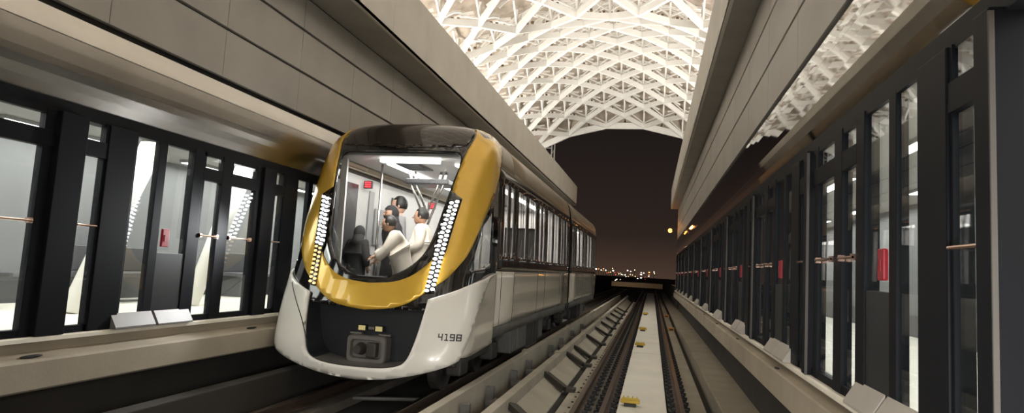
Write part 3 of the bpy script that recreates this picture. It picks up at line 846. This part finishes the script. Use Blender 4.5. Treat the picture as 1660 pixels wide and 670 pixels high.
g.tube(q_, .007, 6); tb(g, 'panel_joint', M['rubber'], skirt)

# body shells
def shell(name, Y0, Y1, v0, v1, sg, m, holes=(), off=0., thick=.02, dv=.12, dy=1.5):
    ys = sorted({Y0, Y1} | {y for h in holes for y in h[:2] if Y0 < y < Y1}); vs = sorted({v0, v1} | {v for h in holes for v in h[2:] if v0 < v < v1})
    def fill(a, st):
        o = []
        for p, q in zip(a, a[1:]):
            n = max(1, int(math.ceil((q-p)/st)));
            for k in range(n): o.append(p+(q-p)*k/n)
        return o+[a[-1]]
    ys = fill(ys, dy); vs = fill(vs, dv)
    g = MB(); V = {}
    def vert(i, j):
        if (i, j) not in V:
            zz, ww, _, _ = nrow(vs[j])
            n = Vector((sg, 0, 0)) if vs[j] < 3.5 else Vector((sg*.6, 0, .6))
            V[i, j] = g.bm.verts.new(Vector((TC+sg*ww, ys[i], zz))+n*off)
        return V[i, j]
    for i in range(len(ys)-1):
        for j in range(len(vs)-1):
            cy, cv = (ys[i]+ys[i+1])/2, (vs[j]+vs[j+1])/2
            if any(h[0] < cy < h[1] and h[2] < cv < h[3] for h in holes): continue
            g.bm.faces.new((vert(i, j), vert(i+1, j), vert(i+1, j+1), vert(i, j+1)))
    o = tb(g, name, m, smooth=True)
    md = o.modifiers.new('thickness', 'SOLIDIFY'); md.thickness = thick; md.offset = 0
    return o
ZW0, ZW1 = 2.09, 3.30
def windows(car):
    base = 10.09 if car == 0 else 19.30
    w_ = []
    for k in range(3):
        a = base+3.32*k
        w_ += [(a, a+.36, 'd'), (a+.46, a+.80, 'd')]
        if k < 2: w_ += [(a+1.13, a+1.94, 'w'), (a+2.12, a+3.0, 'w')]
        else: w_ += [(a+1.02, a+1.42, 'w')]
    return [(a, b, ZW0, ZW1) for a, b, _ in w_]
cars = ((YB, 18.55), (18.98, 27.6))
for ci, (ya, yb) in enumerate(cars):
    H = [h for h in windows(ci) if h[1] < yb-.05]
    for sg in (1, -1):
        sp = shell('side_panel', ya, yb, .97, 1.84, sg, M['beige'])
        g = MB()                                     # panel joints, a door outline each
        for yy in [10.08, 11.06, 13.45, 14.40, 16.80, 17.6] if ci == 0 else [19.28, 20.2, 22.6, 23.5, 25.9, 26.8]:
            for v0, v1 in ((.97, 1.4), (1.4, 1.84)):
                p, q = nrow(v0), nrow(v1); g.bar((TC+sg*(p[1]+.008), yy, p[0]), (TC+sg*(q[1]+.008), yy, q[0]), .018, .012, (1, 0, 0))
        tb(g, 'panel_joint', M['rubber'], sp)
        shell('sole_bar', ya, yb, .78, .965, sg, M['undergrey'], off=-.03)
        shell('window_band', ya, yb, 1.845, 3.52, sg, M['bandblack'], H)
        for h in H:
            shell('window_pane', h[0]-.01, h[1]+.01, h[2]-.01, h[3]+.01, sg, M['sideglass'], off=-.006, thick=.005, dv=.5)
        shell('roof', ya if ci else 10.8, yb, 3.525, 5., sg, M['bronze'])
        shell('inner_lining', ya+.25, yb-.05, 1.1, 3.42, sg, M['inwhite'], H if sg > 0 else (), off=-.024, thick=.012)
    g = MB(); g.box(TC-1.36, TC+1.36, ya-(.9 if ci == 0 else 0), yb-.05, 1.03, 1.1); tb(g, 'cabin_floor', M['infloor'])
    g = MB(); g.box(TC-1.3, TC+1.3, ya-.35 if ci == 0 else ya, yb-.05, 3.60, 3.64); tb(g, 'cabin_ceiling', M['inwhite'])
    for xx in (-.62, .62):
        g = MB(); g.box(TC+xx-.07, TC+xx+.07, ya+.35, yb-.2, 3.565, 3.60, .01); tb(g, 'cabin_light', M['inlight'])
    for yy in ((10.4, 12.4, 14.6, 16.6) if ci == 0 else (20, 23, 26)):
        for xx in (-.3,):
            g = MB(); g.box(TC+xx-.22, TC+xx+.22, yy-.35, yy+.35, 3.575, 3.60, .01)
            for k in range(6): g.box(TC+xx-.2, TC+xx+.2, yy-.3+k*.1, yy-.26+k*.1, 3.565, 3.575)
            tb(g, 'ceiling_grille', M['indark'])
    for sg in (-1, 1):
        for y0, y1 in (((11.4, 12.9), (14.6, 16.2)) if ci == 0 else ((20.7, 22.2), (24, 25.5))):
            g = MB(); g.box(TC+min(sg*.9, sg*1.33), TC+max(sg*.9, sg*1.33), y0, y1, 1.35, 1.52, .03); g.box(TC+min(sg*1.25, sg*1.34), TC+max(sg*1.25, sg*1.34), y0, y1, 1.5, 2.02, .03)
            tb(g, 'bench_seat', M['ingrey'])
    ld = bpy.data.lights.new('cabin_lamp', 'AREA'); ld.shape = 'RECTANGLE'; ld.size = 1.5; ld.size_y = yb-ya-.6; ld.energy = 190; ld.color = (1, .97, .93)
    lo = bpy.data.objects.new('cabin_lamp', ld); col.objects.link(lo); lo.location = (TC, (ya+yb)/2, 3.55)
for yy in (18.40, 27.35):
    g = MB()
    for bx in ((-1.38, -.5, 1.1, 3.6), (.5, 1.38, 1.1, 3.6), (-.5, .5, 3.1, 3.6)): g.box(TC+bx[0], TC+bx[1], yy, yy+.05, bx[2], bx[3], .005)
    if yy > 20: g.box(TC-.5, TC+.5, yy, yy+.05, 1.1, 3.1, .005)
    tb(g, 'end_partition', M['inwhite'])
ld = bpy.data.lights.new('cabin_front_fill', 'AREA'); ld.shape = 'RECTANGLE'; ld.size = 1.3; ld.size_y = .3; ld.energy = 55; ld.color = (1, .97, .93)  # added fill without a fitting, brightens the passengers from the front
lo = bpy.data.objects.new('cabin_front_fill', ld); col.objects.link(lo); lo.location = (TC, 9.3, 3.5); lo.rotation_euler = (math.radians(30), 0, 0)
# door panels and posters on the lining beside the windscreen
for y0, y1, z0, z1, m in ((9.65, 10.45, 1.15, 3.25, 'indark'), (10.95, 11.15, 1.5, 3.2, 'ingrey'), (11.25, 11.65, 2.2, 2.9, 'ingrey'), (12.0, 12.3, 1.2, 3.2, 'indark')):
    g = MB(); g.box(TC-1.40, TC-1.38, y0, y1, z0, z1, .004); tb(g, 'lining_panel', M[m])
# roof cap between the nose and the first roof section
capR = T2S([(1.2, 3.545), (1.2, 3.8), (1.08, 4.0), (.78, 4.15), (.5, 4.3), (.2, 4.5), (.001, 4.6)])
capL = capR+[(.001, 4.98)]+[(max(sY(10.82, v), .02), v) for v in (4.98, 4.8, 4.6, 4.4, 4.2, 4.0, 3.8, 3.65, 3.545)]
for q in (capL, mir(capL)): patch('roof_cap', q, [], M['bronze'], .0, .02, .08)
for sg in (1, -1):
    bd = T2S([(1.15, 3.46), (1.18, 3.545)])+[(sY(10.82, 3.545), 3.545), (sY(10.82, 3.47), 3.47)]
    g = MB(); pr = [nrow(3.525), nrow(3.6)]
    for ya, yb in ((9.7, 18.55), (18.98, 27.6)): g.box(TC+sg*pr[0][1]-.012, TC+sg*pr[0][1]+.014, ya, yb, 3.50, 3.535, .004)
    tb(g, 'gutter', M['bronze'])
# gangway, rear plate
g = MB(); 
for k in range(5):
    y0 = 18.56+k*.084
    for bx in ((-1.33, -1.25, .9, 3.85), (1.25, 1.33, .9, 3.85), (-1.3, 1.3, 3.75, 3.85)): g.box(TC+bx[0], TC+bx[1], y0+.012, y0+.072, bx[2], bx[3], .01)
g.box(TC-1.28, TC+1.28, 18.56, 18.97, .95, 1.12); g.box(TC-1.3, TC-1.26, 18.5, 19.02, .95, 3.8); g.box(TC+1.26, TC+1.3, 18.5, 19.02, .95, 3.8); g.box(TC-1.3, TC+1.3, 18.5, 19.02, 3.7, 3.78); tb(g, 'gangway', M['rubber'])
g = MB(); 
ring = [(sg*nrow(v)[1], nrow(v)[0]) for sg, seq in ((1, [.8, 1.2, 2, 3, 3.5, 3.8, 3.95, 4.1, 4.3, 4.6]), (-1, [4.6, 4.3, 4.1, 3.95, 3.8, 3.5, 3, 2, 1.2, .8])) for v in seq]
A = [g.bm.verts.new((TC+x, 27.58, z)) for x, z in ring]; B = [g.bm.verts.new((TC+x*.97, 27.7, z)) for x, z in ring]
for k in range(len(A)): g.bm.faces.new((A[k], A[(k+1) % len(A)], B[(k+1) % len(A)], B[k]))
g.bm.faces.new(B); g.bm.faces.new(A[::-1]); tb(g, 'end_wall', M['bandblack'])
for ya in (18.50, 18.985):
    g = MB()
    A = [g.bm.verts.new((TC+x*1.008, ya, z)) for x, z in ring]; B = [g.bm.verts.new((TC+x*1.008, ya+.045, z)) for x, z in ring]
    for k in range(len(A)): g.bm.faces.new((A[k], A[(k+1) % len(A)], B[(k+1) % len(A)], B[k]))
    g.bm.faces.new(B); g.bm.faces.new(A[::-1]); tb(g, 'car_end', M['rubber'])
# cab fittings behind the glass
g = MB(); g.prism_y([(TC-.95, 1.1), (TC+.95, 1.1), (TC+1.0, 1.5), (TC+.75, 1.66), (TC-.75, 1.66), (TC-1.0, 1.5)], 8.75, 9.25); tb(g, 'front_console', M['indark'])
g = MB(); g.box(TC-.62, TC+.42, 9.62, 9.72, 3.54, 3.60, .01); tb(g, 'front_cabin_light', M['inlight'])
def pipe(name, pts, r=.02, m='stainless'):
    g = MB(); g.tube(pts, r, 10); return tb(g, name, M[m], smooth=True)
pipe('grab_pole', [(-4.71, 10.22, 1.1), (-4.71, 10.22, 3.6)])
pipe('grab_pole', [(-3.2, 11.6, 1.1), (-3.2, 11.6, 3.6)])
for dx in (0, .10): pipe('ceiling_rail', [(-4.50+dx, 11.0, 3.60), (-4.44+dx, 11, 3.31), (-4.21+dx, 11.05, 2.80)], .022)
for dx in (0, -.10): pipe('ceiling_rail', [(-3.78+dx, 11.0, 3.60), (-3.84+dx, 11, 3.33), (-4.1+dx, 11.05, 2.62)], .022)
g = MB(); g.box(-4.55, -3.7, 10.9, 11.5, 3.36, 3.46, .02); tb(g, 'ceiling_unit', M['indark'])
for x, y, z in ((-5.12, 10.55, 3.27), (-4.62, 12.6, 3.12)):
    g = MB(); g.box(x-.085, x+.085, y, y+.05, z-.07, z+.07, .008); s_ = tb(g, 'display_sign', M['indark'])
    g = MB()
    for k in range(3): g.box(x-.06, x+.06, y-.004, y, z-.05+k*.04, z-.028+k*.04)
    tb(g, 'sign_text', M['ledred'], s_)
# windscreen pillar post inside, left
g = MB(); g.bar((-4.76, 8.98, 1.75), (-4.86, 9.14, 3.5), .10, .05, (0, 1, 0)); tb(g, 'inner_pillar', M['inwhite'])
g = MB(); g.bar((-2.98, 8.9, 2.2), (-2.9, 9.14, 3.5), .05, .05, (0, 1, 0)); tb(g, 'inner_pillar', M['inwhite'])

# running gear
def bogie(yc):
    e = bpy.data.objects.new('bogie', None); col.objects.link(e); e.parent = train
    g = MB()
    for sx in (-1, 1):
        g.box(TC+sx*.98-.09, TC+sx*.98+.09, yc-1.25, yc+1.25, .38, .62, .03)
        for dy in (-.95, .95): g.box(TC+sx*1.02-.12, TC+sx*1.02+.12, yc+dy-.2, yc+dy+.2, .25, .55, .03)
        for dy in (-.45, .45): g.tube([(TC+sx*1.02, yc+dy, .55), (TC+sx*1.02, yc+dy, .9)], .11, 12)
    g.box(TC-.9, TC+.9, yc-.25, yc+.25, .42, .66, .03)
    tb(g, 'bogie_frame', M['under'], e)
    for dy in (-.95, .95):
        for sx in (-.75, .75):
            g = MB(); g.tube([(TC+sx-.07, yc+dy, .425), (TC+sx+.07, yc+dy, .425)], .42, 28); g.tube([(TC+sx*1.09-.02, yc+dy, .425), (TC+sx*1.09+.02, yc+dy, .425)], .2, 16); tb(g, 'wheel', M['under'], e)
        g = MB(); g.tube([(TC-.8, yc+dy, .425), (TC+.8, yc+dy, .425)], .08, 12); tb(g, 'axle', M['under'], e)
for yc in (10.35, 16.6, 21.0, 25.9): bogie(yc)
for y0, y1, z0, m in ((11.75, 13.2, .30, 'undergrey'), (13.35, 14.6, .22, 'under'), (14.7, 15.2, .3, 'undergrey'), (22.4, 23.3, .25, 'under'), (23.4, 24.5, .3, 'undergrey')):
    for sg in (1, -1):
        g = MB(); a, b = sorted((sg*.75, sg*1.33)); g.box(TC+a, TC+b, y0, y1, z0, .80, .03)
        for k in range(4): yy = y0+.12+k*(y1-y0-.24)/3; g.box(TC+sg*1.335-.012, TC+sg*1.335+.012, yy-.015, yy+.015, z0+.05, .76, .004)
        tb(g, 'equipment_box', M[m])
g = MB(); g.box(TC-1.1, TC+1.1, 9., 27.5, .80, 1.02); tb(g, 'underframe', M['under'])
# glow of the headlights on the gold and on the track
for sg in (1, -1):
    ld = bpy.data.lights.new('headlight_beam', 'SPOT'); ld.energy = 260; ld.spot_size = math.radians(75); ld.spot_blend = .6; ld.color = (.95, .98, 1.); ld.shadow_soft_size = .08
    lo = bpy.data.objects.new('headlight_beam', ld); col.objects.link(lo); lo.location = (TC+sg*.97, 8.42, 2.3)
    lo.rotation_euler = (math.radians(78), 0, PI)

# ------------------------------------------------------------------ passengers behind the windscreen
def skin_mesh(verts, edges, radii, root=0, sub=2):
    me = bpy.data.meshes.new('tmp'); me.from_pydata([tuple(v) for v in verts], edges, [])
    o = bpy.data.objects.new('tmp', me); col.objects.link(o)
    o.modifiers.new('skin', 'SKIN')
    sv = me.skin_vertices[0].data
    for i, r in enumerate(radii):
        sv[i].radius = (r, r) if not isinstance(r, tuple) else r
        sv[i].use_root = (i == root)
    s_ = o.modifiers.new('sub', 'SUBSURF'); s_.levels = sub; s_.render_levels = sub
    dg = bpy.context.evaluated_depsgraph_get()
    m2 = bpy.data.meshes.new_from_object(o.evaluated_get(dg))
    bpy.data.objects.remove(o); bpy.data.meshes.remove(me)
    return m2
def person(label, loc, face, Ht, robe, skin='skin', cover=False, lean=(0, 0), armL=None, armR=None, look=0., bulk=1., hairm='hair'):
    """face: heading (deg, 0 = towards -Y); lean: how far the shoulders sit from the hips (x, forward); arms: wrist targets in body space"""
    e = empty('person', loc, math.radians(face))
    tag(e, label, 'person')
    h = Ht; F_ = Vector((0, -1, 0))
    L = lambda k: Vector((lean[0]*k, -lean[1]*k, 0))
    pel = Vector((0, 0, .53*h)); spi = Vector((0, -.01, .64*h))+L(.45); che = Vector((0, 0, .75*h))+L(.85); nek = Vector((0, 0, .83*h))+L(1.)
    hb = Vector((0, -.012*h, .875*h))+L(1.12); hc = Vector((0, -.022*h, .925*h))+L(1.18)
    V = [pel, spi, che, nek, hb]; E = [(0, 1), (1, 2), (2, 3), (3, 4)]; Rr = [.085*h, .075*h, .09*h, .036*h, .034*h]
    arms = {}
    for sg, tgt in ((-1, armL), (1, armR)):
        sh = che+Vector((sg*.105*h, 0, .045*h))
        wr = Vector(tgt) if tgt else sh+Vector((sg*.04*h, -.03*h, -.30*h))
        mid = (sh+wr)/2; dl = (wr-sh).length; up = .17*h
        bend = math.sqrt(max(up**2-(dl/2)**2, .0009)) if dl/2 < up else .02
        el = mid+Vector((sg*.45, .65, -.55)).normalized()*bend
        b = len(V); V += [sh, el, wr]; E += [(2, b), (b, b+1), (b+1, b+2)]; Rr += [.034*h, .026*h, .019*h]
        dr = (wr-el).normalized(); pm = wr+dr*.055*h*.9
        V.append(pm); E.append((b+2, len(V)-1)); Rr.append((.022*h, .013*h))
        arms[sg] = (sh, el, wr, pm, dr)
    for sg in (-1, 1):
        hp = Vector((sg*.05*h, 0, .50*h)); kn = Vector((sg*.055*h, -.015*h, .27*h)); an = Vector((sg*.055*h, .01*h, .045*h)); to = Vector((sg*.06*h, -.10*h, .018*h))
        b = len(V); V += [hp, kn, an, to]; E += [(0, b), (b, b+1), (b+1, b+2), (b+2, b+3)]; Rr += [.05*h, .032*h, .022*h, .02*h]
    bm = bmesh.new(); m2 = skin_mesh(V, E, Rr); bm.from_mesh(m2); bpy.data.meshes.remove(m2)
    g = MB(); g.bm.free(); g.bm = bm
    rot = Matrix.Rotation(look, 3, 'Z')
    hr = .073*h
    tr = lambda p: hc+rot @ Vector(p)
    # head: cranium, jaw, nose, ears
    g.ball(hc, hr, (.80, .98, 1.12), 18, 14)
    g.ball(tr((0, -.018*h, -.036*h)), hr*.72, (.85, .95, .9), 14, 10)
    g.tube([tr((0, -hr*.90, .006*h)), tr((0, -hr*1.17, -.014*h)), tr((0, -hr*.92, -.020*h))], [.004*h, .010*h, .006*h], 8)
    for sg in (-1, 1): g.ball(tr((sg*hr*.80, .004*h, -.004*h)), .014*h, (.45, .8, 1.2), 8, 6)
    # fingers and thumb
    for sg, (sh, el, wr, pm, dr) in arms.items():
        side_ = dr.cross(Vector((0, 0, 1)));
        if side_.length < .1: side_ = Vector((1, 0, 0))
        side_.normalize(); nrm = side_.cross(dr).normalized()
        for k, ln in enumerate((.036, .043, .040, .031)):
            b0 = pm+side_*(k-1.5)*.0095*h; 
            p1 = b0+dr*ln*h*.5-nrm*.003*h; p2 = b0+dr*ln*h*.85-nrm*.012*h
            g.tube([b0-dr*.012*h, p1, p2], [.0056*h, .005*h, .0036*h], 7)
        b0 = wr+dr*.022*h-side_*.014*h*sg
        g.tube([b0, b0-side_*.018*h*sg+dr*.014*h, b0-side_*.020*h*sg+dr*.034*h], [.0066*h, .006*h, .0042*h], 7)
    body = g.build('body', M[skin], e, smooth=True)
    # eyes, brows, mouth
    g = MB()
    for sg in (-1, 1): g.ball(tr((sg*.024*h, -hr*.88, .010*h)), .0072*h, (1.3, .6, .8), 8, 6)
    g.build('eyes', M['eye'], e, smooth=True)
    if not cover:
        g = MB(); g.ball(tr((0, -hr*.92, -.036*h)), .013*h, (1.2, .5, .35), 8, 6); g.build('mouth', M['lip'], e, smooth=True)
        g = MB(); g.ball(tr((0, .012*h, .018*h)), hr*1.06, (.84, .96, 1.08), 18, 12)
        bmesh.ops.delete(g.bm, geom=[v for v in g.bm.verts if (rot.transposed() @ (v.co-hc)).y < -hr*.55 and (rot.transposed() @ (v.co-hc)).z < hr*.62], context='VERTS')
        bmesh.ops.delete(g.bm, geom=[v for v in g.bm.verts if (rot.transposed() @ (v.co-hc)).z < -hr*.55], context='VERTS')
        o = g.build('hair', M[hairm], e, smooth=True); md = o.modifiers.new('t', 'SOLIDIFY'); md.thickness = .012
    else:
        g = MB(); g.ball(hc, hr*1.13, (.84, 1.0, 1.12), 20, 14)
        bmesh.ops.delete(g.bm, geom=[v for v in g.bm.verts if (rot.transposed() @ (v.co-hc)).y < -hr*.55 and abs((rot.transposed() @ (v.co-hc)).z-.008*h) < .013*h], context='VERTS')
        g.tube([hc-Vector((0, -.01, .03*h)), nek+Vector((0, 0, .01)), che+Vector((0, 0, .03*h))], [hr*.95, hr*1.0, .11*h], 16)
        o = g.build('head_veil', M[robe], e, smooth=True)
    # loose long robe and sleeves
    RV_ = [Vector((0, 0, .06*h)), Vector((0, 0, .25*h)), pel, spi, che, che+Vector((0, 0, .055*h))]
    RE = [(0, 1), (1, 2), (2, 3), (3, 4), (4, 5)]; RRr = [.12*h*bulk, .105*h*bulk, (.105*h*bulk, .085*h*bulk), (.105*h*bulk, .08*h*bulk), (.118*h*bulk, .085*h*bulk), (.07*h, .06*h)]
    for sg, (sh, el, wr, pm, dr) in arms.items():
        b = len(RV_); RV_ += [sh, el, wr-dr*.01*h]; RE += [(4, b), (b, b+1), (b+1, b+2)]; RRr += [.050*h*bulk, .042*h*bulk, .034*h*bulk]
    m2 = skin_mesh(RV_, RE, RRr, 2); m2.materials.clear(); m2.materials.append(M[robe])
    o = bpy.data.objects.new('robe', m2); col.objects.link(o); o.parent = e
    for p in m2.polygons: p.use_smooth = True
    return e
FL = 1.105
person('person in black robe and veil, low at the left edge of the train windscreen', (-4.93, 9.95, FL), 170, 1.36, 'robeblack', cover=True, bulk=1.3)
person('person in cream shirt with short dark hair leaning on the console behind the windscreen', (-4.02, 9.90, FL), -62, 1.53, 'robecream', lean=(0, .24), armL=(-.05, -.52, .86), armR=(.10, -.50, .80), look=-.25, bulk=1.5)
person('person in cream shirt standing at the right behind the windscreen, seen in profile', (-4.05, 10.72, FL), -80, 1.76, 'robecream', lean=(0, .02), armR=(.14, -.26, 1.02), bulk=1.32)
person('person in grey top with a brightly lit face standing tallest behind the others', (-4.70, 11.1, FL), -70, 1.99, 'clothgrey', skin='skinlit', lean=(0, -.02))
person('person in black face veil standing behind the leaning person in cream', (-4.56, 10.5, FL), -40, 1.77, 'robeblack', cover=True)
